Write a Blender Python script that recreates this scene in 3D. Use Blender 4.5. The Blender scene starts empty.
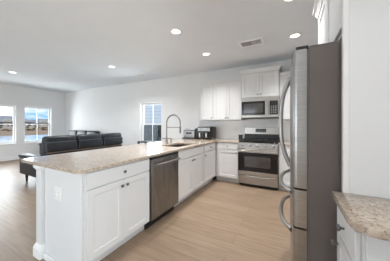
import bpy, bmesh, math, random
from math import pi, radians, sin, cos
from mathutils import Vector, Matrix
random.seed(4)
S = bpy.context.scene
C = S.collection

# ------------------------------------------------------------------ camera
cam_data = bpy.data.cameras.new('camera')
cam_data.sensor_width = 36.0
cam_data.lens = 16.72
cam_data.shift_y = -6.06 / 390.0
cam_data.clip_start = 0.05
cam_data.clip_end = 600
cam = bpy.data.objects.new('camera', cam_data)
C.objects.link(cam)
cam.location = (0, 0, 1.274)
cam.rotation_euler = (pi / 2, 0, 0.485)
S.camera = cam

# ------------------------------------------------------------------ colour management
S.view_settings.view_transform = 'Standard'
S.view_settings.look = 'None'
S.view_settings.gamma = 1.0
S.view_settings.use_curve_mapping = False
S.view_settings.exposure = 0.11

# ------------------------------------------------------------------ sky
W = bpy.data.worlds.new('sky')
S.world = W
W.use_nodes = True
nt = W.node_tree
nt.nodes.clear()
wo = nt.nodes.new('ShaderNodeOutputWorld')
bg = nt.nodes.new('ShaderNodeBackground')
bg.inputs['Strength'].default_value = 1.2
tc = nt.nodes.new('ShaderNodeTexCoord')
sep = nt.nodes.new('ShaderNodeSeparateXYZ')
grad = nt.nodes.new('ShaderNodeValToRGB')
grad.color_ramp.elements[0].position = 0.0
grad.color_ramp.elements[0].color = (0.28, 0.55, 0.92, 1)
grad.color_ramp.elements[1].position = 0.3
grad.color_ramp.elements[1].color = (0.14, 0.37, 0.80, 1)
mp = nt.nodes.new('ShaderNodeMapping')
mp.inputs['Scale'].default_value = (5.0, 5.0, 17.0)
mp.inputs['Location'].default_value = (0.9, 0.2, 1.4)
no = nt.nodes.new('ShaderNodeTexNoise')
no.inputs['Scale'].default_value = 1.0
no.inputs['Detail'].default_value = 4.0
cr = nt.nodes.new('ShaderNodeValToRGB')
cr.color_ramp.elements[0].position = 0.47
cr.color_ramp.elements[1].position = 0.58
mx = nt.nodes.new('ShaderNodeMixRGB')
mx.inputs[2].default_value = (0.95, 0.97, 1.0, 1)
L = nt.links.new
L(tc.outputs['Generated'], sep.inputs[0])
L(sep.outputs['Z'], grad.inputs[0])
L(tc.outputs['Generated'], mp.inputs[0])
L(mp.outputs[0], no.inputs['Vector'])
L(no.outputs['Fac'], cr.inputs[0])
L(cr.outputs[0], mx.inputs[0])
L(grad.outputs[0], mx.inputs[1])
L(mx.outputs[0], bg.inputs['Color'])
L(bg.outputs[0], wo.inputs['Surface'])

# ------------------------------------------------------------------ sun, daylight at the living and back windows, added fills
sd = bpy.data.lights.new('sun', 'SUN')
sd.energy = 4.0
sd.angle = radians(2)
sd.color = (1.0, 0.96, 0.9)
so = bpy.data.objects.new('sun', sd)
C.objects.link(so)
so.rotation_euler = Vector((-0.62, 0.25, -0.72)).to_track_quat('-Z', 'Y').to_euler()


def area(name, loc, direction, sx, sy, power, col=(1, 1, 1)):
    d = bpy.data.lights.new(name, 'AREA')
    d.shape = 'RECTANGLE'
    d.size = sx
    d.size_y = sy
    d.energy = power
    d.color = col
    o = bpy.data.objects.new(name, d)
    C.objects.link(o)
    o.location = loc
    o.rotation_euler = Vector(direction).to_track_quat('-Z', 'Z').to_euler()
    return o


area('fill_rear', (-4.9, -3.95, 1.25), (0, 1, 0.45), 6.4, 2.2, 162, (0.97, 0.985, 1))  # added fill from behind the camera, through the added doors
area('fill_side', (1.42, -1.4, 1.35), (-1, 0.1, 0.35), 2.2, 1.5, 165, (0.97, 0.985, 1))  # added fill for the cabinet fronts, through the added right-hand window
area('daylight_living', (-9.4, 2.9, 1.25), (1, 0, 0.5), 2.0, 1.4, 125, (0.93, 0.97, 1))
area('daylight_back', (-3.92, 4.75, 1.3), (0, -1, 0.1), 0.86, 1.36, 40, (0.93, 0.97, 1))
LAMP_POWER = 13.5
LIVING_POWER = 26.0


# ------------------------------------------------------------------ materials
def material(name, base, rough=0.5, metal=0.0, spec=0.5, coat=0.0):
    m = bpy.data.materials.new(name)
    m.use_nodes = True
    b = m.node_tree.nodes['Principled BSDF']
    b.inputs['Base Color'].default_value = (*base, 1)
    b.inputs['Roughness'].default_value = rough
    b.inputs['Metallic'].default_value = metal
    b.inputs['Specular IOR Level'].default_value = spec
    b.inputs['Coat Weight'].default_value = coat
    return m


def nodes_of(m):
    return m.node_tree.nodes, m.node_tree.links.new, m.node_tree.nodes['Principled BSDF']


def mottle(m, a, b, scale, stretch=(1, 1, 1), detail=3.0, lo=0.3, hi=0.7, bump=0.0):
    """noise between two near colours, in object coordinates"""
    n, l, p = nodes_of(m)
    t = n.new('ShaderNodeTexCoord')
    k = n.new('ShaderNodeMapping')
    k.inputs['Scale'].default_value = stretch
    x = n.new('ShaderNodeTexNoise')
    x.inputs['Scale'].default_value = scale
    x.inputs['Detail'].default_value = detail
    r = n.new('ShaderNodeValToRGB')
    r.color_ramp.elements[0].position = lo
    r.color_ramp.elements[0].color = (*a, 1)
    r.color_ramp.elements[1].position = hi
    r.color_ramp.elements[1].color = (*b, 1)
    l(t.outputs['Object'], k.inputs[0])
    l(k.outputs[0], x.inputs['Vector'])
    l(x.outputs['Fac'], r.inputs[0])
    l(r.outputs[0], p.inputs['Base Color'])
    if bump:
        bb = n.new('ShaderNodeBump')
        bb.inputs['Strength'].default_value = bump
        bb.inputs['Distance'].default_value = 0.01
        l(x.outputs['Fac'], bb.inputs['Height'])
        l(bb.outputs[0], p.inputs['Normal'])
    return m


M = {}
M['wall'] = mottle(material('wall_paint', (0.7, 0.7, 0.7), 0.85, 0, 0.2), (0.785, 0.788, 0.79), (0.80, 0.803, 0.805), 3.0)
M['ceiling'] = mottle(material('ceiling_paint', (0.7, 0.7, 0.7), 0.9, 0, 0.1), (0.82, 0.86, 0.905), (0.84, 0.88, 0.92), 4.0)
M['trim'] = mottle(material('white_trim', (0.85, 0.85, 0.85), 0.45), (0.84, 0.84, 0.84), (0.86, 0.86, 0.86), 2.0)
M['cabinet'] = mottle(material('white_cabinet', (0.82, 0.82, 0.82), 0.4), (0.725, 0.73, 0.735), (0.74, 0.745, 0.75), 2.0)
M['vinyl'] = mottle(material('white_vinyl', (0.9, 0.9, 0.9), 0.35), (0.88, 0.88, 0.89), (0.91, 0.91, 0.92), 2.0)
M['plastic_white'] = mottle(material('white_plastic', (0.8, 0.8, 0.8), 0.4), (0.8, 0.8, 0.79), (0.83, 0.83, 0.82), 8.0)
M['plastic_grey'] = mottle(material('grey_plastic', (0.4, 0.4, 0.4), 0.5), (0.42, 0.42, 0.42), (0.46, 0.46, 0.46), 8.0)
M['black'] = mottle(material('black_plastic', (0.012, 0.012, 0.013), 0.35), (0.010, 0.010, 0.011), (0.016, 0.016, 0.017), 12.0)
M['iron'] = mottle(material('cast_iron', (0.02, 0.02, 0.02), 0.6), (0.014, 0.014, 0.014), (0.03, 0.03, 0.03), 60.0)
M['blackglass'] = mottle(material('black_glass', (0.012, 0.011, 0.011), 0.08, 0, 0.35), (0.013, 0.011, 0.011), (0.017, 0.015, 0.014), 4.0)
M['ovenglass'] = mottle(material('oven_window_glass', (0.06, 0.055, 0.05), 0.1, 0, 0.7), (0.05, 0.045, 0.043), (0.075, 0.068, 0.063), 9.0)
M['display'] = mottle(material('display_glass', (0.02, 0.02, 0.022), 0.2), (0.015, 0.015, 0.017), (0.03, 0.03, 0.032), 30.0)
M['button'] = mottle(material('button_grey', (0.25, 0.25, 0.26), 0.5), (0.24, 0.24, 0.25), (0.3, 0.3, 0.31), 30.0)
M['steel'] = mottle(material('brushed_steel', (0.6, 0.58, 0.56), 0.3, 1.0), (0.38, 0.365, 0.355), (0.48, 0.465, 0.45), 6.0, (1, 1, 40), 2.0)
M['steel_h'] = mottle(material('brushed_steel_level', (0.6, 0.58, 0.56), 0.3, 1.0), (0.38, 0.35, 0.325), (0.47, 0.44, 0.41), 6.0, (1, 40, 40), 2.0)
M['steel_dark'] = mottle(material('dark_brushed_steel', (0.4, 0.38, 0.36), 0.32, 1.0), (0.23, 0.225, 0.22), (0.31, 0.305, 0.30), 5.0, (4, 4, 1), 3.0)
M['vent_paint'] = mottle(material('vent_white', (0.9, 0.9, 0.9), 0.5), (0.90, 0.91, 0.93), (0.92, 0.93, 0.95), 5.0)
M['knob'] = mottle(material('knob_nickel', (0.3, 0.29, 0.28), 0.35, 1.0), (0.20, 0.195, 0.19), (0.26, 0.25, 0.245), 20.0)
M['sink'] = mottle(material('sink_steel', (0.2, 0.17, 0.15), 0.4, 1.0), (0.13, 0.105, 0.09), (0.17, 0.14, 0.12), 8.0)
M['nickel'] = mottle(material('brushed_nickel', (0.55, 0.54, 0.52), 0.28, 1.0), (0.50, 0.49, 0.48), (0.60, 0.59, 0.57), 20.0)
M['gunmetal'] = mottle(material('faucet_nickel', (0.3, 0.29, 0.28), 0.6, 1.0), (0.26, 0.25, 0.24), (0.34, 0.33, 0.32), 20.0)
M['fridge_side'] = mottle(material('fridge_side_paint', (0.14, 0.125, 0.118), 0.5, 0.0, 0.4), (0.135, 0.115, 0.106), (0.15, 0.128, 0.118), 3.0)
M['leather'] = mottle(material('dark_leather', (0.03, 0.033, 0.04), 0.42, 0, 0.5), (0.011, 0.014, 0.019), (0.020, 0.024, 0.032), 9.0, bump=0.25)
M['piping'] = mottle(material('piping_gleam', (0.09, 0.1, 0.11), 0.35), (0.08, 0.09, 0.10), (0.11, 0.12, 0.13), 20.0)  # piping, with its gleam painted in as a lighter grey
M['tan'] = mottle(material('tan_gap_strip', (0.45, 0.35, 0.25), 0.6), (0.25, 0.19, 0.13), (0.32, 0.25, 0.18), 12.0, (8, 1, 1))  # tone of the pale floor glimpsed through the sofa's back gap
M['darkwood'] = mottle(material('dark_wood', (0.02, 0.017, 0.015), 0.4), (0.016, 0.014, 0.012), (0.03, 0.025, 0.02), 12.0, (8, 1, 1))
M['vent_dark'] = mottle(material('vent_shadow', (0.05, 0.05, 0.05), 0.8), (0.30, 0.30, 0.30), (0.34, 0.34, 0.34), 10.0)


def make_granite():
    m = material('granite', (0.4, 0.36, 0.32), 0.12, 0, 0.5)
    n, l, p = nodes_of(m)
    t = n.new('ShaderNodeTexCoord')
    big = n.new('ShaderNodeTexNoise'); big.inputs['Scale'].default_value = 30.0; big.inputs['Detail'].default_value = 5.0
    r1 = n.new('ShaderNodeValToRGB')
    r1.color_ramp.elements[0].position = 0.32; r1.color_ramp.elements[0].color = (0.43, 0.345, 0.275, 1)
    r1.color_ramp.elements[1].position = 0.66; r1.color_ramp.elements[1].color = (0.60, 0.505, 0.41, 1)
    sp = n.new('ShaderNodeTexNoise'); sp.inputs['Scale'].default_value = 95.0; sp.inputs['Detail'].default_value = 4.0
    r2 = n.new('ShaderNodeValToRGB')
    r2.color_ramp.elements[0].position = 0.56; r2.color_ramp.elements[0].color = (0, 0, 0, 1)
    r2.color_ramp.elements[1].position = 0.66; r2.color_ramp.elements[1].color = (1, 1, 1, 1)
    mx1 = n.new('ShaderNodeMixRGB'); mx1.inputs[2].default_value = (0.20, 0.155, 0.125, 1)
    vo = n.new('ShaderNodeTexNoise'); vo.inputs['Scale'].default_value = 60.0; vo.inputs['Detail'].default_value = 2.0
    r3 = n.new('ShaderNodeValToRGB')
    r3.color_ramp.elements[0].position = 0.58; r3.color_ramp.elements[0].color = (0, 0, 0, 1)
    r3.color_ramp.elements[1].position = 0.68; r3.color_ramp.elements[1].color = (0.8, 0.8, 0.8, 1)
    mx2 = n.new('ShaderNodeMixRGB'); mx2.inputs[2].default_value = (0.66, 0.60, 0.53, 1)
    for x in (big, sp, vo):
        l(t.outputs['Object'], x.inputs['Vector'])
    l(big.outputs['Fac'], r1.inputs[0]); l(sp.outputs['Fac'], r2.inputs[0]); l(vo.outputs['Fac'], r3.inputs[0])
    l(r1.outputs[0], mx1.inputs[1]); l(r2.outputs[0], mx1.inputs[0])
    l(mx1.outputs[0], mx2.inputs[1]); l(r3.outputs[0], mx2.inputs[0])
    l(mx2.outputs[0], p.inputs['Base Color'])
    return m


M['granite'] = make_granite()


def make_floor():
    m = material('oak_planks', (0.5, 0.4, 0.3), 0.38, 0, 0.4)
    n, l, p = nodes_of(m)
    t = n.new('ShaderNodeTexCoord')
    br = n.new('ShaderNodeTexBrick')
    br.offset = 0.37
    br.inputs['Scale'].default_value = 1.0
    br.inputs['Brick Width'].default_value = 1.5
    br.inputs['Row Height'].default_value = 0.19
    br.inputs['Mortar Size'].default_value = 0.0022
    br.inputs['Mortar Smooth'].default_value = 0.2
    br.inputs['Color1'].default_value = (0.265, 0.190, 0.132, 1)
    br.inputs['Color2'].default_value = (0.312, 0.230, 0.163, 1)
    br.inputs['Mortar'].default_value = (0.175, 0.125, 0.088, 1)
    mp_ = n.new('ShaderNodeMapping'); mp_.inputs['Scale'].default_value = (1.3, 14, 1)
    gr = n.new('ShaderNodeTexNoise'); gr.inputs['Scale'].default_value = 2.2; gr.inputs['Detail'].default_value = 6.0
    r = n.new('ShaderNodeValToRGB')
    r.color_ramp.elements[0].position = 0.3; r.color_ramp.elements[0].color = (0.78, 0.75, 0.72, 1)
    r.color_ramp.elements[1].position = 0.65; r.color_ramp.elements[1].color = (1.06, 1.05, 1.04, 1)
    mu = n.new('ShaderNodeMixRGB'); mu.blend_type = 'MULTIPLY'; mu.inputs[0].default_value = 0.8
    l(t.outputs['Object'], br.inputs['Vector']); l(t.outputs['Object'], mp_.inputs[0])
    l(mp_.outputs[0], gr.inputs['Vector']); l(gr.outputs['Fac'], r.inputs[0])
    l(br.outputs['Color'], mu.inputs[1]); l(r.outputs[0], mu.inputs[2])
    l(mu.outputs[0], p.inputs['Base Color'])
    return m


M['floor'] = make_floor()


def make_tile():
    m = material('white_subway_tile', (0.8, 0.8, 0.8), 0.25)
    n, l, p = nodes_of(m)
    t = n.new('ShaderNodeTexCoord')
    k = n.new('ShaderNodeMapping'); k.inputs['Rotation'].default_value = (pi / 2, 0, 0)
    br = n.new('ShaderNodeTexBrick')
    br.inputs['Scale'].default_value = 1.0
    br.inputs['Brick Width'].default_value = 0.152
    br.inputs['Row Height'].default_value = 0.076
    br.inputs['Mortar Size'].default_value = 0.002
    br.inputs['Color1'].default_value = (0.86, 0.86, 0.86, 1)
    br.inputs['Color2'].default_value = (0.88, 0.88, 0.88, 1)
    br.inputs['Mortar'].default_value = (0.76, 0.76, 0.76, 1)
    l(t.outputs['Object'], k.inputs[0]); l(k.outputs[0], br.inputs['Vector'])
    l(br.outputs['Color'], p.inputs['Base Color'])
    return m


M['tile'] = make_tile()


def make_siding(name, a, b):
    m = material(name, a, 0.7)
    n, l, p = nodes_of(m)
    t = n.new('ShaderNodeTexCoord')
    w = n.new('ShaderNodeTexWave'); w.wave_type = 'BANDS'; w.bands_direction = 'Z'; w.wave_profile = 'SAW'
    w.inputs['Scale'].default_value = 1.55
    r = n.new('ShaderNodeValToRGB')
    r.color_ramp.elements[0].position = 0.0; r.color_ramp.elements[0].color = (*b, 1)
    r.color_ramp.elements[1].position = 0.25; r.color_ramp.elements[1].color = (*a, 1)
    l(t.outputs['Object'], w.inputs['Vector']); l(w.outputs['Fac'], r.inputs[0]); l(r.outputs[0], p.inputs['Base Color'])
    return m


M['siding'] = make_siding('blue_grey_siding', (0.74, 0.78, 0.82), (0.52, 0.56, 0.62))
M['siding_tan'] = make_siding('tan_siding', (0.32, 0.29, 0.255), (0.26, 0.235, 0.205))
M['shingle'] = mottle(material('grey_shingles', (0.16, 0.17, 0.19), 0.9), (0.13, 0.14, 0.16), (0.22, 0.23, 0.25), 3.0, (1, 1, 6))
M['dry_grass'] = mottle(material('dry_grass', (0.36, 0.24, 0.13), 0.95), (0.17, 0.105, 0.055), (0.30, 0.205, 0.12), 0.35, detail=6)
M['brush'] = mottle(material('brown_brush', (0.1, 0.08, 0.05), 0.95), (0.07, 0.05, 0.035), (0.13, 0.1, 0.07), 0.8)
M['green_grass'] = mottle(material('green_grass', (0.1, 0.13, 0.06), 0.95), (0.07, 0.10, 0.04), (0.14, 0.16, 0.08), 1.5, detail=6)
M['water'] = mottle(material('pond_water', (0.35, 0.45, 0.56), 0.12, 0, 0.8), (0.28, 0.38, 0.50), (0.62, 0.70, 0.78), 0.5, (0.4, 3, 1), 4)  # reflected sky is painted into the water's pale blue
M['leaf'] = mottle(material('shrub_leaf', (0.05, 0.09, 0.03), 0.7), (0.03, 0.06, 0.02), (0.08, 0.13, 0.05), 30)


def make_glass():
    m = bpy.data.materials.new('window_glass')
    m.use_nodes = True
    n = m.node_tree.nodes; l = m.node_tree.links.new
    n.clear()
    o = n.new('ShaderNodeOutputMaterial'); tr = n.new('ShaderNodeBsdfTransparent'); gl = n.new('ShaderNodeBsdfGlossy')
    gl.inputs['Roughness'].default_value = 0.02
    tr.inputs['Color'].default_value = (0.96, 0.98, 0.98, 1)
    fr = n.new('ShaderNodeFresnel'); fr.inputs['IOR'].default_value = 1.2
    mi = n.new('ShaderNodeMixShader')
    l(fr.outputs[0], mi.inputs[0]); l(tr.outputs[0], mi.inputs[1]); l(gl.outputs[0], mi.inputs[2]); l(mi.outputs[0], o.inputs[0])
    return m


M['glass'] = make_glass()


def make_screen():
    m = bpy.data.materials.new('screen_mesh')
    m.use_nodes = True
    n = m.node_tree.nodes; l = m.node_tree.links.new
    n.clear()
    o = n.new('ShaderNodeOutputMaterial'); tr = n.new('ShaderNodeBsdfTransparent'); df = n.new('ShaderNodeBsdfDiffuse')
    df.inputs['Color'].default_value = (0.05, 0.055, 0.06, 1)
    mi = n.new('ShaderNodeMixShader'); mi.inputs[0].default_value = 0.5
    l(df.outputs[0], mi.inputs[2]); l(tr.outputs[0], mi.inputs[1]); l(mi.outputs[0], o.inputs[0])
    return m


M['screen'] = make_screen()


def make_emit(name, col, strength):
    m = bpy.data.materials.new(name)
    m.use_nodes = True
    b = m.node_tree.nodes['Principled BSDF']
    b.inputs['Base Color'].default_value = (0.9, 0.9, 0.9, 1)
    b.inputs['Emission Color'].default_value = (*col, 1)
    b.inputs['Emission Strength'].default_value = strength
    return m


M['lamp'] = make_emit('lamp_lens', (1.0, 0.97, 0.93), 3.0)


# ------------------------------------------------------------------ mesh helpers
class MB:
    def __init__(self):
        self.b = bmesh.new()

    def box(self, x0, x1, y0, y1, z0, z1):
        v = [self.b.verts.new(p) for p in [(x0, y0, z0), (x1, y0, z0), (x1, y1, z0), (x0, y1, z0), (x0, y0, z1), (x1, y0, z1), (x1, y1, z1), (x0, y1, z1)]]
        for f in [(3, 2, 1, 0), (4, 5, 6, 7), (0, 1, 5, 4), (1, 2, 6, 5), (2, 3, 7, 6), (3, 0, 4, 7)]:
            self.b.faces.new([v[i] for i in f])
        return self

    def hull8(self, pts):
        v = [self.b.verts.new(p) for p in pts]
        for f in [(3, 2, 1, 0), (4, 5, 6, 7), (0, 1, 5, 4), (1, 2, 6, 5), (2, 3, 7, 6), (3, 0, 4, 7)]:
            self.b.faces.new([v[i] for i in f])
        return self

    def tube(self, pts, r, n=10, radii=None, flat=None):
        pts = [Vector(p) for p in pts]
        rings = []
        up = None
        for i, p in enumerate(pts):
            a = pts[max(i - 1, 0)]; c = pts[min(i + 1, len(pts) - 1)]
            t = (c - a).normalized()
            if up is None:
                up = Vector((0, 0, 1)) if abs(t.z) < 0.9 else Vector((1, 0, 0))
            s = t.cross(up).normalized()
            up = s.cross(t).normalized()
            rr = radii[i] if radii else r
            ring = []
            for k in range(n):
                a_ = 2 * pi * k / n
                ring.append(self.b.verts.new(p + s * cos(a_) * rr + up * sin(a_) * rr * (flat or 1)))
            rings.append(ring)
        for i in range(len(rings) - 1):
            for k in range(n):
                self.b.faces.new([rings[i][k], rings[i][(k + 1) % n], rings[i + 1][(k + 1) % n], rings[i + 1][k]])
        self.b.faces.new(rings[0][::-1]); self.b.faces.new(rings[-1])
        return self

    def cyl(self, p0, p1, r0, r1=None, n=16):
        return self.tube([p0, p1], r0, n, radii=[r0, r0 if r1 is None else r1])

    def lathe(self, prof, origin, axis, n=16):
        """prof: (radius, along) pairs; axis 'x','-x','y','-y','z','-z'"""
        o = Vector(origin)
        d = {'x': Vector((1, 0, 0)), 'y': Vector((0, 1, 0)), 'z': Vector((0, 0, 1))}[axis[-1]]
        if axis[0] == '-':
            d = -d
        u = Vector((0, 0, 1)) if abs(d.z) < .5 else Vector((1, 0, 0))
        s = d.cross(u)
        rings = []
        for r, a in prof:
            rings.append([self.b.verts.new(o + d * a + (s * cos(2 * pi * k / n) + u * sin(2 * pi * k / n)) * max(r, 1e-4)) for k in range(n)])
        for i in range(len(rings) - 1):
            for k in range(n):
                self.b.faces.new([rings[i][k], rings[i][(k + 1) % n], rings[i + 1][(k + 1) % n], rings[i + 1][k]])
        self.b.faces.new(rings[0][::-1]); self.b.faces.new(rings[-1])
        return self

    def prism(self, outer, holes, t0, t1, axes='xyz'):
        """polygon with holes in the plane of axes[0], axes[1], extruded along axes[2] from t0 to t1"""
        ix = ['xyz'.index(a) for a in axes]

        def P(u, v, w):
            q = [0, 0, 0]
            q[ix[0]] = u; q[ix[1]] = v; q[ix[2]] = w
            return q
        tmp = bmesh.new()
        edges = []
        for loop in [outer] + list(holes):
            vs = [tmp.verts.new((u, v, 0)) for u, v in loop]
            for i in range(len(vs)):
                edges.append(tmp.edges.new((vs[i], vs[(i + 1) % len(vs)])))
        bmesh.ops.triangle_fill(tmp, use_beauty=True, use_dissolve=False, edges=edges)
        tris = [[tuple(v.co[:2]) for v in f.verts] for f in tmp.faces]
        tmp.free()
        key = lambda u, v: (round(u, 5), round(v, 5))
        lo = {}; hi = {}

        def g(d, u, v, w):
            k = key(u, v)
            if k not in d:
                d[k] = self.b.verts.new(P(u, v, w))
            return d[k]
        for t in tris:
            self.b.faces.new([g(lo, u, v, t0) for u, v in t][::-1])
            self.b.faces.new([g(hi, u, v, t1) for u, v in t])
        for loop in [outer] + list(holes):
            for i in range(len(loop)):
                a = loop[i]; c = loop[(i + 1) % len(loop)]
                self.b.faces.new([g(lo, *a, t0), g(lo, *c, t0), g(hi, *c, t1), g(hi, *a, t1)])
        return self

    def shaker(self, x0, x1, z0, z1, yf, t=0.02, rail=0.057, rec=0.009):
        """door slab in the xz plane, front at y = yf facing -y, with a recessed centre panel"""
        b = self.b

        def rect(a, c, d, e, y):
            return [b.verts.new((a, y, d)), b.verts.new((c, y, d)), b.verts.new((c, y, e)), b.verts.new((a, y, e))]
        R = [rect(x0, x1, z0, z1, yf + t), rect(x0, x1, z0, z1, yf),
             rect(x0 + rail, x1 - rail, z0 + rail, z1 - rail, yf),
             rect(x0 + rail + .006, x1 - rail - .006, z0 + rail + .006, z1 - rail - .006, yf + rec)]
        for i in range(3):
            for k in range(4):
                b.faces.new([R[i][k], R[i][(k + 1) % 4], R[i + 1][(k + 1) % 4], R[i + 1][k]])
        b.faces.new(R[0][::-1]); b.faces.new(R[3])
        return self

    def build(self, name, mat, parent=None, bevel=0.0, seg=2, smooth=False):
        bmesh.ops.recalc_face_normals(self.b, faces=self.b.faces)
        me = bpy.data.meshes.new(name)
        self.b.to_mesh(me)
        self.b.free()
        o = bpy.data.objects.new(name, me)
        C.objects.link(o)
        me.materials.append(mat)
        if parent is not None:
            o.parent = parent
        if smooth or bevel:
            me.polygons.foreach_set('use_smooth', [True] * len(me.polygons))
            me.set_sharp_from_angle(angle=radians(38))
        if bevel:
            md = o.modifiers.new('bevel', 'BEVEL')
            md.width = bevel; md.segments = seg; md.limit_method = 'ANGLE'; md.angle_limit = radians(40)
            if seg > 2:
                me.polygons.foreach_set('use_smooth', [True] * len(me.polygons))
                at = me.attributes.get('sharp_edge')
                if at:
                    me.attributes.remove(at)
        return o


def box(name, mat, parent, x0, x1, y0, y1, z0, z1, bevel=0.0, seg=2):
    return MB().box(x0, x1, y0, y1, z0, z1).build(name, mat, parent, bevel, seg)


def thing(name, label, cat, loc=(0, 0, 0), rz=0.0, group=None):
    o = bpy.data.objects.new(name, None)
    o.empty_display_size = 0.1
    C.objects.link(o)
    o.location = loc
    o.rotation_euler = (0, 0, rz)
    o['label'] = label; o['category'] = cat
    if group:
        o['group'] = group
    return o


def tag(o, label, cat, group=None):
    o['label'] = label; o['category'] = cat
    if group:
        o['group'] = group
    return o


def struct(o):
    o['kind'] = 'structure'
    return o


def dup(root, loc, rz, label):
    r = root.copy(); C.objects.link(r)
    r.location = loc; r.rotation_euler = (0, 0, rz); r['label'] = label
    for ch in list(root.children):
        c = ch.copy(); C.objects.link(c); c.parent = r
        for g in list(ch.children):
            d = g.copy(); C.objects.link(d); d.parent = c
    return r


def rect(u0, u1, v0, v1):
    return [(u0, v0), (u1, v0), (u1, v1), (u0, v1)]


# ------------------------------------------------------------------ key measures
CEIL = 2.68
XL, XR = -8.8, 0.90          # left (window) wall and right wall, inner faces
YB, YR = 4.413, -3.2         # back (range) wall and rear wall, inner faces
WZ0, WZ1 = 0.585, 1.975      # window opening heights
CT, CB = 0.914, 0.884        # worktop top and underside
T = 0.16                     # wall thickness

# ------------------------------------------------------------------ setting
struct(box('floor', M['floor'], None, XL - T, XR + T, YR - T, YB + T, -0.12, 0.0))
struct(box('ceiling', M['ceiling'], None, XL - T, XR + T, YR - T, YB + T, CEIL, CEIL + 0.15))
WIN_LEFT = [(1.917, 2.797), (3.004, 3.885)]
WIN_BACK = (-4.36, -3.476)
struct(MB().prism(rect(YR - T, YB + T, 0, CEIL), [rect(a, b, WZ0, WZ1) for a, b in WIN_LEFT], XL - T, XL, 'yzx').build('wall_left', M['wall']))
struct(MB().prism(rect(XL, XR, 0, CEIL), [rect(*WIN_BACK, WZ0, WZ1)], YB, YB + T, 'xzy').build('wall_back', M['wall']))
WIN_ADDED = (-2.5, -0.3)  # added window opening behind the camera, lets the side fill in
struct(MB().prism(rect(YR - T, YB + T, 0, CEIL), [rect(*WIN_ADDED, WZ0, WZ1)], XR, XR + T, 'yzx').build('wall_right', M['wall']))
ADDED_DOORS = [(-8.0, -5.1), (-4.7, -1.8)]  # added openings, out of view, for the rear fill
struct(MB().prism([(XL, 0), (XR, 0), (XR, CEIL), (XL, CEIL)], [rect(a, b, 0.03, 2.35) for a, b in ADDED_DOORS], YR - T, YR, 'xzy').build('wall_rear', M['wall']))
# short wall that closes the refrigerator alcove, with a slim white stile on its end
struct(box('wall_fridge', M['wall'], None, 0.272, XR, 1.215, 1.245, 0, CEIL))
struct(box('trim_1', M['trim'], None, 0.246, 0.272, 1.211, 1.245, 0.0, CEIL, 0.003))
struct(box('wall_backsplash', M['tile'], None, -2.05, XR, YB - 0.008, YB, CT, 1.40))


def baseboard(name, x0, x1, y0, y1):
    struct(box(name, M['trim'], None, x0, x1, y0, y1, 0, 0.13, 0.004))


baseboard('baseboard_left', XL, XL + 0.015, YR, YB)
baseboard('baseboard_back', XL + 0.015, -2.20, YB - 0.015, YB)
baseboard('baseboard_rear', -1.7, XR, YR, YR + 0.015)


def window(name, axis, a, b, inner, out):
    """double hung window in an opening; axis 'x' means it lies in a wall of constant x"""
    ax = 'yzx' if axis == 'x' else 'xzy'
    s = 1 if out > inner else -1
    t0, t1 = sorted((inner + s * 0.085, inner + s * 0.135))
    zm = (WZ0 + WZ1) / 2
    fr = 0.032
    w = MB().prism(rect(a, b, WZ0, WZ1), [rect(a + fr, b - fr, WZ0 + fr, WZ1 - fr)], t0, t1, ax).build(name, M['vinyl'], None, 0.003)
    struct(w)
    # two sashes, the lower one nearer the room
    for (z0, z1, k) in ((zm - 0.02, WZ1 - fr, 0.018), (WZ0 + fr, zm + 0.02, 0.0)):
        u0, u1 = sorted((inner + s * (0.090 + k), inner + s * (0.108 + k)))
        sh = 0.03
        f = MB().prism(rect(a + fr, b - fr, z0, z1), [rect(a + fr + sh, b - fr - sh, z0 + sh + 0.008, z1 - sh - 0.008)], u0, u1, ax).build('sash', M['vinyl'], w, 0.002)
        c = (a + b) / 2
        mz = MB()
        um = (u0 + u1) / 2
        q = (c - 0.010, c + 0.010)
        if axis == 'x':
            mz.box(um - 0.006, um + 0.006, *q, z0 + sh, z1 - sh)
            mz.build('muntin', M['vinyl'], f)
            MB().box(um - 0.002, um + 0.002, a + fr + sh, b - fr - sh, z0 + sh, z1 - sh).build('pane', M['glass'], f)
        else:
            mz.box(*q, um - 0.006, um + 0.006, z0 + sh, z1 - sh)
            mz.build('muntin', M['vinyl'], f)
            MB().box(a + fr + sh, b - fr - sh, um - 0.002, um + 0.002, z0 + sh, z1 - sh).build('pane', M['glass'], f)
    # sill board and white jamb liner
    lo, hi = sorted((inner - s * 0.022, inner + s * 0.085))
    if axis == 'x':
        MB().box(lo, hi, a - 0.03, b + 0.03, WZ0 - 0.022, WZ0 + 0.002).build('sill', M['trim'], w, 0.004)
    else:
        MB().box(a - 0.03, b + 0.03, lo, hi, WZ0 - 0.022, WZ0 + 0.002).build('sill', M['trim'], w, 0.004)
    jl, jh = sorted((inner, inner + s * 0.085))
    if axis == 'x':
        MB().prism(rect(a, b, WZ0 + 0.002, WZ1), [rect(a + 0.012, b - 0.012, WZ0 + 0.004, WZ1 - 0.012)], jl, jh, ax).build('jamb', M['trim'], w)
    else:
        MB().prism(rect(a, b, WZ0 + 0.002, WZ1), [rect(a + 0.012, b - 0.012, WZ0 + 0.004, WZ1 - 0.012)], jl, jh, ax).build('jamb', M['trim'], w)
    return w


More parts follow.
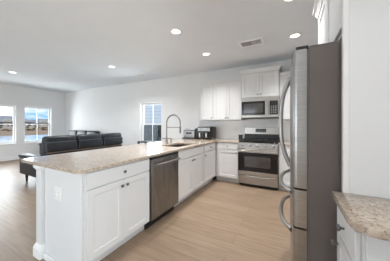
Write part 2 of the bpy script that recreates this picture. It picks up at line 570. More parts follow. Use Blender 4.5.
window('window_1', 'x', *WIN_LEFT[0], XL, XL - T)
window('window_2', 'x', *WIN_LEFT[1], XL, XL - T)
w3 = window('window_3', 'y', *WIN_BACK, YB, YB + T)
MB().box(WIN_BACK[0] + .03, WIN_BACK[1] - .03, YB + .128, YB + .130, WZ0 + .03, (WZ0 + WZ1) / 2).build('insect_screen', M['screen'], w3)
window('window_added', 'x', *WIN_ADDED, XR, XR + T)
for i, (a, b) in enumerate(ADDED_DOORS):          # added glazed patio doors in the rear wall, unseen, to let fill light in
    c = (a + b) / 2
    d = struct(MB().prism(rect(a, b, 0.03, 2.35), [rect(a + .06, c - .03, .09, 2.29), rect(c + .03, b - .06, .09, 2.29)], YR - 0.11, YR - 0.05, 'xzy').build('door_%d' % (i + 1), M['vinyl']))
    for u, v in ((a + .06, c - .03), (c + .03, b - .06)):
        MB().box(u, v, YR - 0.082, YR - 0.078, .09, 2.29).build('pane', M['glass'], d)

# ------------------------------------------------------------------ outside
struct(box('ground_lawn', M['dry_grass'], None, -260, 120, -160, 260, -0.6, -0.45))
struct(box('ground_side_yard', M['green_grass'], None, -8.0, 6, 4.8, 8.2, -0.45, -0.40))
pond = MB().prism([(-15, -14), (-14, 0), (-14.5, 12), (-17, 22), (-24, 27), (-32, 22), (-37, 13), (-38, 2), (-35, -9), (-24, -16)], [], -0.45, -0.43, 'xyz').build('pond', M['water'])
struct(pond)


def far_house(x, y, rz, w, d, hw, hr, label, wall_m, group='houses beyond the pond'):
    t = thing('house', label, 'house', (x, y, -0.45), rz, group)
    box('wall', wall_m, t, -w / 2, w / 2, -d / 2, d / 2, 0, hw)
    o = 0.5
    r = MB()
    e = hw - 0.1
    v = [r.b.verts.new(p) for p in [(-w / 2 - o, -d / 2 - o, e), (w / 2 + o, -d / 2 - o, e), (w / 2 + o, d / 2 + o, e), (-w / 2 - o, d / 2 + o, e), (-w / 2 + d * 0.35, 0, hw + hr), (w / 2 - d * 0.35, 0, hw + hr)]]
    for f in [(3, 2, 1, 0), (0, 1, 5, 4), (2, 3, 4, 5), (1, 2, 5), (3, 0, 4)]:
        r.b.faces.new([v[i] for i in f])
    r.build('roof', M['shingle'], t)
    # street-side gable over the garage
    g = MB()
    gw = w * 0.32
    gx = -w * 0.18
    v = [g.b.verts.new(p) for p in [(gx - gw / 2, -d / 2 - 0.35, hw - .1), (gx + gw / 2, -d / 2 - 0.35, hw - .1), (gx, -d / 2 - 0.35, hw + gw * 0.36),
                                    (gx - gw / 2, 0, hw - .1), (gx + gw / 2, 0, hw - .1), (gx, 0, hw + gw * 0.36)]]
    for f in [(0, 1, 2), (3, 5, 4), (0, 2, 5, 3), (1, 4, 5, 2), (0, 3, 4, 1)]:
        g.b.faces.new([v[i] for i in f])
    g.build('gable', M['siding_tan'], t)
    for k in (-0.33, -0.05, 0.2, 0.38):
        box('window', M['blackglass'], t, k * w - 0.6, k * w + 0.6, -d / 2 - 0.06, -d / 2 + 0.02, 1.0, 2.4)
    return t


F90 = pi / 2
br_ = MB()
for k in range(700):
    y = random.uniform(-5, 95)
    p = Vector((-62 - 0.12 * y + random.uniform(-2, 2), y, -0.45 + random.random() ** 2 * 1.5))
    br_.b.faces.new([br_.b.verts.new(p + Vector((random.uniform(-.5, .5), random.uniform(-.9, .9), random.uniform(-.4, .5)))) for _ in range(3)])
br_ = tag(br_.build('brush', M['brush']), 'dark brown scrub along the far side of the pond', 'brush')
br_['kind'] = 'stuff'
far_house(-112, 33.5, F90, 13, 10, 2.9, 2.6, 'grey roofed house nearest in the leftmost window', M['siding_tan'])
far_house(-156, 65.0, F90, 17, 11, 2.9, 2.8, 'house with grey hipped roof seen in the right living room window', M['siding_tan'])
far_house(-150, 88, F90, 18, 12, 2.9, 3.0, 'low tan house at the far right of the living room view', M['siding_tan'])
far_house(-186, 65.5, F90, 16, 11, 2.9, 2.9, 'distant house showing between the two nearer roofs', M['siding'])
nb = thing('neighbour_house', 'blue-grey lap sided house close outside the back window', 'house', (-6, 8.2, -0.42))
box('wall', M['siding'], nb, -7, 9, 0, 0.3, 0, 4.2)
box('corner_board', M['trim'], nb, 8.9, 9.02, -0.02, 0.32, 0, 4.2)
box('foundation', M['plastic_grey'], nb, -7, 9, -0.03, 0.3, 0, 0.4)
wn = box('window', M['trim'], nb, -0.75, 0.15, -0.04, 0.05, 0.9, 1.62)
box('pane', M['blackglass'], wn, -0.69, 0.09, -0.045, -0.035, 0.96, 1.56)
sb = thing('shrub', 'dark green shrub outside the back window', 'shrub', (-5.62, 7.3, -0.40))
mb = MB()
for k in range(150):
    a = random.uniform(0, 2 * pi); zz = random.random(); rr = 0.5 * math.sqrt(random.random()) * (1.05 - zz * 0.6)
    p = Vector((cos(a) * rr, sin(a) * rr, 0.15 + zz * 1.45)); s_ = 0.13
    q = [p + Vector((random.uniform(-s_, s_), random.uniform(-s_, s_), random.uniform(-s_, s_))) for _ in range(3)]
    mb.b.faces.new([mb.b.verts.new(x) for x in q])
mb.build('foliage', M['leaf'], sb)
MB().cyl((0, 0, 0), (0, 0, 0.9), 0.03, 0.015, 8).build('stem', M['darkwood'], sb)


# ------------------------------------------------------------------ cabinets
KNOB = [(0.006, 0.0), (0.005, 0.010), (0.008, 0.014), (0.0145, 0.018), (0.0155, 0.023), (0.012, 0.028), (0.0, 0.030)]


def knob(parent, x, y, z, mat=None):
    return MB().lathe(KNOB, (x, y, z), '-y', 14).build('knob', mat or M['knob'], parent, smooth=True)


def drawer(parent, x0, x1, z0, z1, kn=True, y=0.0, name='drawer'):
    d = MB().shaker(x0, x1, z0, z1, y - 0.02, rail=0.034, rec=0.006).build(name, M['cabinet'], parent, 0.002) if False else \
        box(name, M['cabinet'], parent, x0, x1, y - 0.02, y, z0, z1, 0.003)
    if kn:
        knob(d, (x0 + x1) / 2, y - 0.02, (z0 + z1) / 2)
    return d


def door(parent, x0, x1, z0, z1, kx=None, kz=None, y=0.0):
    d = MB().shaker(x0, x1, z0, z1, y - 0.02).build('door', M['cabinet'], parent, 0.0015)
    if kx is not None:
        knob(d, kx, y - 0.02, kz)
    return d


def base_cabinet(label, loc, rz, w, depth, doors=1, hinge='l', kn_drawer=True, lstile=0.012, rstile=0.012, group='white base cabinets', open_top=False):
    """front face of the carcass at local y = 0, facing -y, width along +x"""
    t = thing('base_cabinet', label, 'cabinet', loc, rz, group)
    if open_top:
        m = MB().prism(rect(0, w, 0, depth), [rect(.018, w - .018, .02, depth - .018)], .128, CB - .001)
        m.box(0, w, 0, depth, .11, .128)
        m.build('body', M['cabinet'], t)
    else:
        box('body', M['cabinet'], t, 0, w, 0, depth, 0.11, CB - 0.001, 0.001)
    box('toe_kick', M['cabinet'], t, 0, w, 0.075, 0.09, 0, 0.11)
    a, b = lstile, w - rstile
    drawer(t, a, b, 0.737, 0.868, kn_drawer, name='drawer' if kn_drawer else 'false_drawer_front')
    z0, z1 = 0.125, 0.722
    kz = z1 - 0.055
    if doors == 2:
        c = (a + b) / 2
        door(t, a, c - 0.002, z0, z1, c - 0.032, kz)
        door(t, c + 0.002, b, z0, z1, c + 0.032, kz)
    else:
        door(t, a, b, z0, z1, (b - 0.03 if hinge == 'l' else a + 0.03), kz)
    return t


PX = -1.50       # carcass front of the peninsula run (faces +X)
Y1, Y2, Y3, Y4, Y5 = 0.875, 1.661, 2.271, 3.185, 3.824
pc = base_cabinet('white two-door base cabinet at the near end of the peninsula', (PX, Y1, 0), F90, Y2 - Y1, 0.57, 2, lstile=0.03)
# finished end panel (local -x side) with its shoe moulding
ep = box('end_panel', M['cabinet'], pc, -0.014, 0.0, -0.012, 0.57, 0.0, CB - 0.001, 0.002)
box('shoe_moulding', M['trim'], pc, -0.030, -0.014, -0.012, 0.565, 0.0, 0.06, 0.006)
base_cabinet('white sink base cabinet right of the dishwasher, blank front over two doors', (PX, Y3, 0), F90, Y4 - Y3, 0.57, 2, kn_drawer=False, open_top=True)
base_cabinet('narrow white base cabinet in the corner beyond the sink', (PX, Y4, 0), F90, Y5 - Y4 - 0.002, 0.57, 1, 'r', rstile=0.045)
RF = 3.824       # carcass front of the range-wall run (faces -Y)
RX = -0.966
base_cabinet('white single-door base cabinet between corner and range', (PX + 0.002, RF, 0), 0, RX - PX - 0.006, YB - RF - 0.01, 1, 'l', lstile=0.07)
base_cabinet('white base cabinet right of the range, mostly behind the refrigerator', (RX + 0.766, RF, 0), 0, XR - RX - 0.77, YB - RF - 0.01, 2)
rc = base_cabinet('white base cabinet under the short worktop at right edge', (0.235, 1.205, 0), -F90, 0.335, XR - 0.24, 1, 'r', lstile=0.02, rstile=0.02)
box('end_panel', M['cabinet'], rc, 0.335, 0.347, 0.006, XR - 0.24, 0.0, CB - 0.001, 0.002)
# knee wall behind the peninsula cabinets
struct(box('wall_peninsula', M['wall'], None, -2.19, PX - 0.575, Y1 + 0.05, YB, 0, CB - 0.002))
# square post on the near corner
ps = thing('corner_post', 'square white post under the overhanging near corner of the peninsula', 'post', (-2.14, 0.885, 0))
box('shaft', M['cabinet'], ps, -0.048, 0.048, -0.048, 0.038, 0.0, CB - 0.001, 0.003)
pb = MB().box(-0.066, 0.064, -0.066, 0.038, 0, 0.09)
pb.hull8([(-0.066, -0.066, .09), (0.064, -0.066, .09), (0.064, 0.038, .09), (-0.066, 0.038, .09), (-0.049, -0.049, .13), (0.049, -0.049, .13), (0.049, 0.038, .13), (-0.049, 0.038, .13)])
pb.build('plinth', M['trim'], ps, 0.002)
pb = MB().hull8([(-0.049, -0.049, .835), (0.049, -0.049, .835), (0.049, 0.038, .835), (-0.049, 0.038, .835), (-0.066, -0.066, .862), (0.064, -0.066, .862), (0.064, 0.038, .862), (-0.066, 0.038, .862)])
pb.box(-0.066, 0.064, -0.066, 0.038, .862, CB - 0.001)
pb.build('cap', M['trim'], ps, 0.002)

# ------------------------------------------------------------------ worktops
def arc(cx, cy, r, a0, a1, n=7):
    return [(cx + r * cos(radians(a0 + (a1 - a0) * i / (n - 1))), cy + r * sin(radians(a0 + (a1 - a0) * i / (n - 1)))) for i in range(n)]


XC, Y0C, XLC, YC = -1.455, 0.818, -2.493, 3.785
SX0, SX1, SY0, SY1 = -1.96, -1.57, 2.42, 3.04
outl = arc(XLC + .02, Y0C + .02, .02, 180, 270, 4) + arc(XC - .045, Y0C + .045, .045, 270, 360) + [(XC, YC), (RX - 0.002, YC), (RX - 0.002, YB - 0.009), (XLC, YB - 0.009)]
hole = arc(SX0 + .05, SY0 + .05, .05, 180, 270, 5) + arc(SX1 - .05, SY0 + .05, .05, 270, 360, 5) + arc(SX1 - .05, SY1 - .05, .05, 0, 90, 5) + arc(SX0 + .05, SY1 - .05, .05, 90, 180, 5)
tag(MB().prism(outl, [hole], CB, CT).build('worktop', M['granite'], None, 0.003), 'long L-shaped speckled granite worktop over peninsula and corner', 'worktop', 'granite worktops')
tag(MB().prism(rect(RX + 0.764, XR - .001, YC, YB - 0.009), [], CB, CT).build('worktop', M['granite'], None, 0.003), 'granite worktop right of the range, behind the refrigerator', 'worktop', 'granite worktops')
ro = [(XR - .001, 1.214), (0.199, 1.214)] + arc(0.199 + .07, 0.835 + .07, .07, 180, 270) + [(XR - .001, 0.835)]
tag(MB().prism(ro, [], CB, CT).build('worktop', M['granite'], None, 0.004, 3), 'short beige granite worktop at the right edge beside the refrigerator', 'worktop', 'granite worktops')

# ------------------------------------------------------------------ sink and faucet
sk = thing('kitchen_sink', 'undermount steel sink sunk in the peninsula worktop', 'sink', ((SX0 + SX1) / 2, (SY0 + SY1) / 2, CB - 0.22))
hx, hy = (SX1 - SX0) / 2 + .004, (SY1 - SY0) / 2 + .004
bz = MB()
b = bz.b


def ring(k, z, rad):
    o = arc(-hx * k + rad, -hy * k + rad, rad, 180, 270, 5) + arc(hx * k - rad, -hy * k + rad, rad, 270, 360, 5) + arc(hx * k - rad, hy * k - rad, rad, 0, 90, 5) + arc(-hx * k + rad, hy * k - rad, rad, 90, 180, 5)
    return [b.verts.new((x, y, z)) for x, y in o]


rr = [ring(1.0, 0.219, .05), ring(0.97, 0.03, .05), ring(0.90, 0.008, .05), ring(.905, 0.0, .05), ring(1.0, .02, .05), ring(1.03, 0.2185, .05)]
for i in range(5):
    for k in range(20):
        b.faces.new([rr[i][k], rr[i][(k + 1) % 20], rr[i + 1][(k + 1) % 20], rr[i + 1][k]])
for k in range(20):
    b.faces.new([rr[5][k], rr[5][(k + 1) % 20], rr[0][(k + 1) % 20], rr[0][k]])
b.faces.new(rr[2]); b.faces.new(rr[3][::-1])
bz.build('basin', M['sink'], sk, smooth=True)
MB().lathe([(0.0, 0.010), (0.045, 0.010), (0.045, 0.014), (0.0, 0.012)], (0, 0, 0), 'z').build('drain', M['nickel'], sk, smooth=True)

fc = thing('faucet', 'tall spring-neck pull-down faucet standing behind the sink', 'faucet', (-2.055, 2.76, CT))
MB().lathe([(0.030, 0), (0.030, 0.012), (0.020, 0.02), (0.018, 0.12), (0.014, 0.13), (0.0, 0.13)], (0, 0, 0), 'z').build('base', M['gunmetal'], fc, smooth=True)
MB().tube([(0, 0, .12), (0, 0, .36)], .012).build('riser', M['gunmetal'], fc, smooth=True)
R_ = 0.15
arch = [(0, 0, .36)] + [(R_ - R_ * cos(a), 0, .385 + R_ * sin(a)) for a in [pi * i / 16 for i in range(17)]] + [(2 * R_, 0, .31)]
sp_ = MB()
sp_.tube(arch, .009)
# the coils of the spring
for i in range(1, len(arch) - 1):
    for f in (0, .5):
        p = Vector(arch[i]).lerp(Vector(arch[i + 1]), f); d = (Vector(arch[i + 1]) - Vector(arch[i])).normalized() * .004
        sp_.tube([p - d, p + d], .0135, 10)
sp_.build('spring_neck', M['gunmetal'], fc, smooth=True)
MB().lathe([(0.012, 0), (0.017, 0.02), (0.017, 0.11), (0.012, 0.125), (0, 0.125)], (2 * R_, 0, .20), 'z').build('spray_head', M['gunmetal'], fc, smooth=True)
MB().tube([(0, 0, .305), (2 * R_, 0, .305)], .007).build('holder_arm', M['gunmetal'], fc, smooth=True)
MB().tube([(-.078, -0.03, .100), (-.03, -.01, .092), (0, 0, .09), (.03, .01, .092), (.078, .03, .100)], .010, radii=[.011, .009, .014, .009, .011]).build('lever', M['gunmetal'], fc, smooth=True)
sdp = thing('soap_dispenser', 'small soap pump beside the faucet', 'soap dispenser', (-2.055, 2.90, CT))
MB().lathe([(0.020, 0), (0.020, 0.008), (0.009, 0.014), (0.009, 0.07), (0.013, 0.08), (0, 0.085)], (0, 0, 0), 'z').build('pump', M['gunmetal'], sdp, smooth=True)
MB().tube([(0, 0, .075), (0.05, 0, .08), (0.08, 0, .07)], .006).build('spout', M['gunmetal'], sdp, smooth=True)

# ------------------------------------------------------------------ dishwasher
dw = thing('dishwasher', 'stainless steel dishwasher built into the peninsula', 'dishwasher', (PX, Y2 + .004, 0), F90)
w = Y3 - Y2 - .008
box('tub', M['black'], dw, 0, w, 0.03, 0.56, 0.10, CB - 0.006)
box('toe_panel', M['black'], dw, 0, w, 0.055, 0.085, 0.0, 0.10)
box('gasket', M['black'], dw, 0.0, w, -0.004, 0.03, 0.10, CB - 0.006)
box('door', M['steel_dark'], dw, 0.008, w - .008, -0.034, -0.004, 0.118, 0.845, 0.004)
box('control_strip', M['black'], dw, 0.008, w - .008, -0.030, -0.004, 0.847, CB - 0.006, 0.002)
hb = MB().tube([(0.045 + (w - .09) * i / 14, -0.034 - 0.045 - 0.018 * sin(pi * i / 14), 0.785) for i in range(15)], 0.013, 10)
for x in (0.055, w - .055):
    hb.cyl((x, -0.034, .785), (x, -0.085, .785), .010)
hb.build('handle', M['steel'], dw, smooth=True)

# ------------------------------------------------------------------ range
rg = thing('gas_range', 'stainless freestanding gas range against the tiled wall', 'range', (RX + 0.381, 3.768, 0))
hw = 0.379
box('body', M['black'], rg, -hw, hw, 0.03, 0.63, 0.06, 0.905)
for x in (-hw + .05, hw - .05):
    for y in (.1, .56):
        MB().cyl((x, y, 0), (x, y, .06), .018).build('foot', M['black'], rg, smooth=True)
box('kick_plate', M['black'], rg, -hw + .01, hw - .01, 0.04, 0.06, 0.02, 0.07)
dr = box('drawer', M['steel_h'], rg, -hw, hw, -0.004, 0.03, 0.065, 0.235, 0.005)
box('pull_lip', M['steel_h'], dr, -0.20, 0.20, -0.016, -0.004, 0.212, 0.228, 0.004)
od = box('oven_door', M['steel_h'], rg, -hw, hw, -0.012, 0.03, 0.245, 0.775, 0.005)
box('door_glass', M['blackglass'], od, -hw + .002, hw - .002, -0.016, -0.010, 0.325, 0.705, 0.002)
box('window', M['ovenglass'], od, -0.245, 0.245, -0.0175, -0.014, 0.415, 0.625, 0.001)
hb = MB().tube([(-0.345 + .69 * i / 14, -0.012 - 0.05 - 0.012 * sin(pi * i / 14), 0.742) for i in range(15)], 0.013, 10)
for x in (-.325, .325):
    hb.cyl((x, -0.012, .742), (x, -0.062, .742), .011)
hb.build('handle', M['steel_h'], od, smooth=True)
cpn = MB().hull8([(-hw, -0.005, .782), (hw, -0.005, .782), (hw, .06, .782), (-hw, .06, .782), (-hw, 0.02, .902), (hw, 0.02, .902), (hw, .06, .902), (-hw, .06, .902)]).build('control_panel', M['steel_h'], rg, 0.003)
for k in range(5):
    x = -0.29 + 0.145 * k
    kb = MB()
    kb.lathe([(0.027, 0), (0.027, 0.006), (0.020, 0.010), (0.018, 0.036), (0, 0.038)], (x, 0.007, .845), '-y')
    kb.build('burner_knob', M['steel'], rg, smooth=True)
box('cooktop', M['blackglass'], rg, -hw, hw, 0.012, 0.60, 0.903, 0.918, 0.004)
for bx, by in ((-.24, .17), (.24, .17), (-.24, .44), (.24, .44), (0, .31)):
    MB().lathe([(0.05, 0), (0.05, 0.012), (0.034, 0.014), (0.034, 0.022), (0, 0.024)], (bx, by, .917), 'z').build('burner', M['iron'], rg, smooth=True)
for gx in (-.25, 0, .25):
    g = MB()
    ww = .12
    for x in (gx - ww, gx + ww - .012):
        g.box(x, x + .012, .05, .57, .938, .952)
    for y in (.05, .17, .30, .44, .558):
        g.box(gx - ww, gx + ww, y, y + .012, .938, .952)
    g.box(gx - .006, gx + .006, .05, .57, .938, .952)
    for x in (gx - ww, gx + ww - .012):
        for y in (.05, .558):
            g.box(x, x + .012, y, y + .012, .917, .94)
    g.build('grate', M['iron'], rg)
bgd = MB().hull8([(-hw, .585, .905), (hw, .585, .905), (hw, .635, .905), (-hw, .635, .905), (-hw, .600, 1.205), (hw, .600, 1.205), (hw, .635, 1.205), (-hw, .635, 1.205)]).build('backguard', M['steel_h'], rg, 0.004)
MB().hull8([(-hw + .004, .580, .918), (hw - .004, .580, .918), (hw - .004, .590, .918), (-hw + .004, .590, .918), (-hw + .004, .5865, 1.055), (hw - .004, .5865, 1.055), (hw - .004, .597, 1.055), (-hw + .004, .597, 1.055)]).build('splash_panel', M['black'], bgd)
dp = box('display', M['display'], bgd, -0.13, 0.10, 0.589, 0.600, 1.095, 1.175, 0.002)
bt = MB()
for k in range(6):
    for j in range(2):
        bt.box(-.115 + k * .035, -.095 + k * .035, .5875, .590, 1.11 + j * .03, 1.122 + j * .03)
bt.build('buttons', M['button'], dp)

# ------------------------------------------------------------------ microwave
mw = thing('microwave', 'over-the-range stainless microwave hung under the tall wall cabinet', 'microwave', (RX + 0.381, 4.022, 1.405))
box('case', M['black'], mw, -hw, hw, 0.03, 0.385, 0.0, 0.445)
box('vent_strip', M['steel_h'], mw, -hw, hw, -0.004, 0.03, 0.375, 0.445, 0.003)
box('lower_rail', M['steel_h'], mw, -hw, hw, -0.004, 0.03, 0.018, 0.062, 0.003)
box('vent_grille', M['black'], mw, -hw, hw, 0.002, 0.03, 0.0, 0.016)
md_ = box('door', M['steel_h'], mw, -hw, 0.155, -0.006, 0.03, 0.064, 0.373, 0.003)
box('door_glass', M['blackglass'], md_, -hw + .012, 0.118, -0.010, -0.004, 0.072, 0.362, 0.002)
box('window', M['ovenglass'], md_, -hw + .06, 0.075, -0.0115, -0.008, 0.115, 0.318, 0.001)
MB().tube([(0.172, -0.045, .085), (0.172, -0.050, .22), (0.172, -0.045, .352)], .010).cyl((.172, -.004, .10), (.172, -.047, .10), .008).cyl((.172, -.004, .34), (.172, -.047, .34), .008).build('handle', M['steel'], md_, smooth=True)
cp = box('control_panel', M['steel_h'], mw, 0.157, hw, -0.005, 0.03, 0.064, 0.373, 0.003)
kp = box('keypad', M['blackglass'], cp, 0.205, hw - .018, -0.009, -0.003, 0.075, 0.355, 0.002)
bt = MB()
for k in range(3):
    for j in range(5):
        bt.box(.225 + k * .042, .250 + k * .042, -.0105, -.008, .10 + j * .034, .118 + j * .034)
bt.build('buttons', M['button'], kp)
box('clock', M['display'], kp, 0.225, hw - .035, -.0105, -.008, .295, .335)


# ------------------------------------------------------------------ wall cabinets
def crown(parent, x0, x1, y0, y1, z, hgt=0.06, out=0.05, left=True, right=True):
    """flared moulding around the front and the free ends of a wall cabinet"""
    m = MB()
    l0 = x0 - (out if left else 0); r0 = x1 + (out if right else 0)
    li = x0 - (0.004 if left else 0); ri = x1 + (0.004 if right else 0)
    m.box(li - (.006 if left else 0), ri + (.006 if right else 0), y0 - .028, y1, z - 0.012, z)
    m.hull8([(li, y0 - .024, z), (ri, y0 - .024, z), (ri, y1, z), (li, y1, z), (l0 + .008, y0 - out + .004, z + hgt - .014), (r0 - (.008 if right else 0), y0 - out + .004, z + hgt - .014), (r0 - (.008 if right else 0), y1, z + hgt - .014), (l0 + (.008 if left else 0), y1, z + hgt - .014)])
    m.box(l0, r0, y0 - out - .006, y1, z + hgt - .014, z + hgt)
    return m.build('crown', M['cabinet'], parent)


def wall_cabinet(label, loc, rz, w, depth, z0, z1, doors, hinge='l', cl=True, crt=True, hgt=.06, out=.05, group='white wall cabinets', reveal=.012):
    t = thing('wall_cabinet', label, 'cabinet', (loc[0], loc[1], z0), rz, group)
    h = z1 - z0
    box('body', M['cabinet'], t, 0, w, 0, depth, 0, h, 0.001)
    a, b = reveal, w - reveal
    zt, zb = h - .02, .012
    kz = zb + .05
    if doors == 2:
        c = (a + b) / 2
        door(t, a, c - .002, zb, zt, c - .032, kz)
        door(t, c + .002, b, zb, zt, c + .032, kz)
    else:
        door(t, a, b, zb, zt, (b - .03 if hinge == 'l' else a + .03), kz)
    crown(t, 0, w, 0, depth, h, hgt, out, cl, crt)
    return t


UF = 4.104
ud = YB - UF - .002
wall_cabinet('white single-door wall cabinet at the left end of the run', (-2.011, UF), 0, 0.354, ud, 1.372, 2.285, 1, 'l', True, False, .045, .03)
wall_cabinet('white two-door wall cabinet left of the microwave', (-1.655, UF), 0, 0.687, ud, 1.372, 2.285, 2, 'l', False, False, .045, .03)
wall_cabinet('tall-set white two-door wall cabinet above the microwave', (RX + .001, 4.064), 0, 0.760, YB - 4.066, 1.852, 2.395, 2, 'l', True, True, .075, .055)
wall_cabinet('white wall cabinet right of the microwave, mostly behind the refrigerator', (RX + .765, UF), 0, XR - RX - .77, ud, 1.372, 2.285, 2, 'l', False, False, .045, .03)
wall_cabinet('white two-door wall cabinet above the refrigerator', (0.268, 2.215), -F90, 0.965, XR - .27, 1.80, 2.35, 2, 'l', True, False, .08, .055)

# ------------------------------------------------------------------ refrigerator
fz = thing('refrigerator', 'stainless four-door refrigerator with bowed handles in the right-hand alcove', 'refrigerator', (0.445, 1.735, 0), -F90)
FW = 0.455
fb = box('cabinet', M['fridge_side'], fz, -FW, FW, -0.348, 0.35, 0.03, 1.738, 0.006)
box('base_grille', M['black'], fz, -FW + .01, FW - .01, -0.37, -0.30, 0.012, 0.07)
for x in (-.38, .38):
    for y in (-.30, .30):
        MB().cyl((x, y, 0), (x, y, .03), .025).build('foot', M['black'], fz, smooth=True)
box('gasket', M['fridge_side'], fz, -FW + .006, FW - .006, -0.358, -0.347, 0.07, 1.728)


def bow(x):
    return -0.447 + 0.018 * (x / FW) ** 2


def fdoor(name, x0, x1, z0, z1):
    """slab with a gently bowed front and rounded vertical edges"""
    n = 10
    rd = .022
    prof = [(x0, -0.358), (x0, bow(x0) + rd)]
    prof += [(x0 + rd * (1 - cos(a)), bow(x0 + rd) + rd * (1 - sin(a))) for a in (radians(20), radians(45), radians(70))]
    for i in range(n + 1):
        x = x0 + rd + (x1 - x0 - 2 * rd) * i / n
        prof.append((x, bow(x)))
    prof += [(x1 - rd * (1 - cos(a)), bow(x1 - rd) + rd * (1 - sin(a))) for a in (radians(70), radians(45), radians(20))]
    prof += [(x1, bow(x1) + rd), (x1, -0.358)]
    return MB().prism(prof, [], z0, z1).build(name, M['steel'], fz, smooth=True)


g = .004
ZA, ZB_, ZC = 0.082, 0.637, 0.877
d1 = fdoor('door', -FW, -g / 2, ZC + .006, 1.732)
d2 = fdoor('door', g / 2, FW, ZC + .006, 1.732)
d3 = fdoor('drawer', -FW, FW, ZB_ + .006, ZC - .006)
d4 = fdoor('freezer_drawer', -FW, FW, ZA, ZB_ - .006)


def bowed(p0, p1, out, r, n=16):
    """bar handle that springs out of the door, bows and returns"""
    p0 = Vector(p0); p1 = Vector(p1)
    pts = []
    for i in range(n + 1):
        u = i / n
        k = (1 - (2 * u - 1) ** 4) * .62 + sin(pi * u) * .38
        pts.append(p0.lerp(p1, u) + Vector((0, -out * k, 0)))
    return MB().tube(pts, r, 10, radii=[r * (1.25 if i in (0, n) else 1.0) for i in range(n + 1)])


for d, x in ((d1, -.045), (d2, .045)):
    bowed((x, bow(x) + .004, .93), (x, bow(x) + .004, 1.66), .075, .015).build('handle', M['steel'], d, smooth=True)
bowed((-.39, bow(.39) + .004, .805), (.31, bow(.31) + .004, .805), .085, .015).build('handle', M['steel'], d3, smooth=True)
bowed((-.39, bow(.39) + .004, .545), (.31, bow(.31) + .004, .545), .085, .015).build('handle', M['steel'], d4, smooth=True)
for x in (-FW + .055, FW - .055):
    box('hinge_cover', M['black'], fz, x - .03, x + .045, -0.415, -0.347, 1.732, 1.757, 0.006)
box('top_trim', M['fridge_side'], fz, -FW + .004, FW - .004, -0.345, 0.34, 1.737, 1.748, 0.004)

# ------------------------------------------------------------------ worktop appliances
ts = thing('toaster_oven', 'small silver-fronted toaster oven on worktop in the back corner', 'toaster oven', (-2.28, 4.13, CT))
box('body', M['black'], ts, -0.165, 0.165, -0.135, 0.15, 0.015, 0.215, 0.012, 3)
box('base', M['black'], ts, -0.185, 0.172, -0.165, 0.15, 0.0, 0.022, 0.004)
fp = box('front_panel', M['steel_dark'], ts, -0.15, 0.165, -0.150, -0.133, 0.03, 0.205, 0.008)
box('slot', M['blackglass'], fp, -0.085, 0.085, -0.154, -0.148, 0.115, 0.165, 0.003)
for x in (-.09, 0, .09):
    MB().lathe([(.014, 0), (.012, .014), (0, .015)], (x, -.150, .065), '-y').build('dial', M['black'], fp, smooth=True)
MB().tube([(-.13, -.10, .215), (-.11, -.10, .255), (-.02, -.10, .245), (.02, -.10, .215)], .010).build('handle', M['nickel'], ts, smooth=True)
box('side_tank', M['black'], ts, 0.168, 0.232, -0.13, 0.15, 0.02, 0.262, 0.012, 3)

af = thing('air_fryer', 'dark chrome double-basket air fryer next to the toaster oven', 'air fryer', (-1.845, 4.12, CT))
box('body', M['blackglass'], af, -0.185, 0.185, -0.165, 0.20, 0.01, 0.305, 0.03, 4)
box('control_fascia', M['steel_dark'], af, -0.165, 0.165, -0.172, -0.160, 0.195, 0.285, 0.008)
box('top_vent', M['steel_dark'], af, -0.12, 0.12, -0.05, 0.12, 0.300, 0.311, 0.004)
for x in (-.085, .085):
    bk = box('basket', M['blackglass'], af, x - .078, x + .078, -0.178, -0.150, 0.025, 0.185, 0.010)
    box('handle', M['nickel'], bk, x - .020, x + .020, -0.225, -0.178, 0.045, 0.165, 0.010, 3)
for x in (-.15, .15):
    for y in (-.13, .15):
        MB().cyl((x, y, 0), (x, y, .014), .014).build('foot', M['black'], af, smooth=True)

cn = thing('canister', 'small black canister on worktop left of the range', 'canister', (-1.02, 4.20, CT))
box('jar', M['black'], cn, -.04, .04, -.04, .04, 0, .098, .008)
box('lid', M['blackglass'], cn, -.043, .043, -.043, .043, .100, .125, .006)


# ------------------------------------------------------------------ electrical outlets
def outlet(label, loc, rz):
    t = thing('outlet', label, 'outlet', loc, rz, 'wall outlets')
    box('plate', M['plastic_white'], t, -.058, .058, -.006, 0, -.058, .058, .003)
    for x in (-.024, .024):
        s = box('socket', M['plastic_white'], t, x - .016, x + .016, -.009, -.005, -.034, .034, .003)
        m = MB()
        for z in (-.018, .016):
            m.box(x - .008, x - .005, -.0097, -.0085, z - .006, z + .006)
            m.box(x + .005, x + .008, -.0097, -.0085, z - .006, z + .006)
        m.build('slots', M['plastic_grey'], s)
    return t


outlet('white outlet on the end panel of the peninsula', (-1.83, Y1 - .0145, .655), 0)
outlet('white outlet on the backsplash left of the range', (-1.19, YB - .008, 1.17), 0)

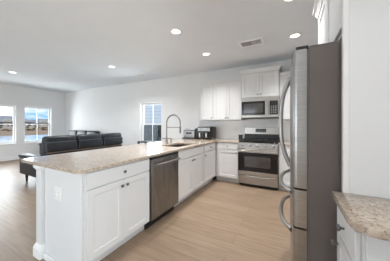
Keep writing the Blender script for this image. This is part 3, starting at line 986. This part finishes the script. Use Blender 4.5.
# ------------------------------------------------------------------ ceiling fixtures
LIGHTS = [(-1.53, 2.287, 'recessed ceiling light above the dishwasher end of the peninsula'),
          (-1.492, 3.303, 'recessed ceiling light between the ceiling vent and the left wall cabinets'),
          (0.064, 3.267, 'recessed ceiling light above the refrigerator side of the kitchen'),
          (0.30, 0.30, 'added recessed ceiling light, out of view, brightening the short worktop beside the refrigerator'),  # added fixture, never in view, to brighten the worktop
          (0.0, 2.25, 'recessed ceiling light cut off by the top edge of the photo'),
          (-3.839, 2.956, 'recessed ceiling light midway along the ceiling towards the sofas'),
          (-6.613, 2.021, 'recessed ceiling light farthest away by the living room windows')]
for x, y, lab in LIGHTS:
    t = thing('recessed_light', lab, 'ceiling light', (x, y, CEIL), 0, 'recessed ceiling lights')
    MB().lathe([(.055, -.001), (.055, .004), (.078, .010), (.092, .006), (.095, .0), (.095, -.001)], (0, 0, 0), '-z', 28).build('trim_ring', M['trim'], t, smooth=True)
    MB().lathe([(0, .001), (.066, .001), (.066, .006), (0, .008)], (0, 0, 0), '-z', 24).build('lens', M['lamp'], t, smooth=True)
    ld = bpy.data.lights.new('bulb', 'AREA'); ld.shape = 'DISK'; ld.size = .13; ld.spread = radians(118 if x > -3 else 145); ld.energy = ((LAMP_POWER * 0.7 if x == 0.0 else LAMP_POWER) if y > 1 else 6.0) if x > -3 else LIVING_POWER; ld.color = (1, .985, .97)
    lo = bpy.data.objects.new('bulb', ld); C.objects.link(lo); lo.parent = t; lo.location = (0, 0, -.014)
sm = thing('smoke_detector', 'small round smoke detector on the ceiling near the back wall', 'smoke detector', (-3.736, 3.816, CEIL))
MB().lathe([(.07, 0), (.07, .022), (.055, .036), (0, .038)], (0, 0, 0), '-z', 24).build('housing', M['plastic_white'], sm, smooth=True)
MB().lathe([(.058, .021), (.0735, .021), (.0735, .027), (.058, .027)], (0, 0, 0), '-z', 24).build('slot_ring', M['plastic_grey'], sm, smooth=True)
vt = thing('ceiling_vent', 'white rectangular air vent in the kitchen ceiling', 'vent', (-0.60, 3.21, CEIL), 0)
MB().prism(rect(-.21, .21, -.14, .14), [rect(-.165, .165, -.085, .085)], -.010, 0).build('frame', M['vent_paint'], vt, .003)
box('duct', M['vent_dark'], vt, -.165, .165, -.085, .085, -.002, 0)
for k in range(12):
    x = -.152 + k * .0275
    q = -.006 if k < 6 else .006
    MB().hull8([(x, -.085, -.011), (x + .003, -.085, -.011), (x + .003, .085, -.011), (x, .085, -.011), (x + q, -.085, -.002), (x + q + .003, -.085, -.002), (x + q + .003, .085, -.002), (x + q, .085, -.002)]).build('louver', M['vent_paint'], vt)

# ------------------------------------------------------------------ sofas
def make_sofa(label, loc, rz):
    """faces local -y, width along x"""
    t = thing('sofa', label, 'sofa', loc, rz, 'dark leather sofas')
    W2, D2 = .95, .52
    aw = .14
    box('base', M['leather'], t, -W2 + .02, W2 - .02, -D2 + .07, D2 - .10, .17, .42, .02, 3)
    for s in (-1, 1):
        a, b_ = sorted((s * W2, s * (W2 - aw)))
        m = box('arm', M['leather'], t, a, b_, -D2 - .12, D2 - .14, .165, .56, .035, 4)
        pa, pb_ = sorted((s * (W2 + .01), s * (W2 - aw - .03)))
        box('arm_pad', M['leather'], m, pa, pb_, -D2 - .16, D2 - .2, .525, .605, .038, 4)
    sw = (2 * W2 - .02) / 3
    for k in range(3):
        x0 = -W2 + .01 + k * sw; x1 = x0 + sw
        sx0 = max(x0, -W2 + aw) + .006; sx1 = min(x1, W2 - aw) - .006
        box('seat_cushion', M['leather'], t, sx0, sx1, -D2 - .07, D2 - .32, .40, .53, .05, 4)
        box('foot_rest', M['leather'], t, sx0, sx1, -D2 - .08, -D2 + .08, .19, .42, .03, 4)
        q0, q1 = x0 + .012, x1 - .012
        bc = MB().hull8([(q0, D2 - .31, .45), (q1, D2 - .31, .45), (q1, D2 - .10, .45), (q0, D2 - .10, .45), (q0, D2 - .22, .92), (q1, D2 - .22, .92), (q1, D2 - .035, .92), (q0, D2 - .035, .92)]).build('back_cushion', M['leather'], t, .05, 4)
        hr = MB().hull8([(q0, D2 - .23, .80), (q1, D2 - .23, .80), (q1, D2 - .03, .84), (q0, D2 - .03, .84), (q0, D2 - .20, 1.035), (q1, D2 - .20, 1.035), (q1, D2 - .03, 1.035), (q0, D2 - .03, 1.035)]).build('headrest', M['leather'], t, .055, 4)
        rp = box('rear_panel', M['leather'], t, x0 + .022, x1 - .022, D2 - .06, D2 + .0, .725, .915, .014, 3)
        pp = MB()
        pp.tube([(x0 + .028, D2 - .004, .73), (x0 + .028, D2 - .004, .908), (x1 - .028, D2 - .004, .908), (x1 - .028, D2 - .004, .73)], .006, 6)
        pp.build('piping', M['piping'], rp, smooth=True)
    box('rear_apron', M['leather'], t, -W2 + .03, W2 - .03, D2 - .10, D2 - .02, .16, .685, .015, 3)
    box('gap_strip', M['tan'], t, -W2 + .05, W2 - .05, D2 - .06, D2 - .012, .692, .706)  # added strip standing in for the see-through gap below the back panels
    for sx in (-1, 1):
        for sy in (-D2 + .04, D2 - .16):
            MB().cyl((sx * (W2 - .08), sy, .175), (sx * (W2 - .08), sy, 0), .032, .018, 12).build('foot', M['darkwood'], t, smooth=True)
    return t


sofa = make_sofa('dark leather reclining sofa with its back to the peninsula', (-4.78, 2.715, 0), -F90)
dup(sofa, (-7.18, 3.84, 0), 0, 'dark leather sofa farther off against the back wall')
st = thing('side_table', 'low dark table under the back window, just above worktop edge', 'table', (-3.86, 4.18, 0))
box('table_top', M['darkwood'], st, -.22, .22, -.17, .20, .735, .765, .004)
for x in (-.19, .19):
    for y in (-.14, .17):
        box('leg', M['darkwood'], st, x - .02, x + .02, y - .02, y + .02, 0, .735)
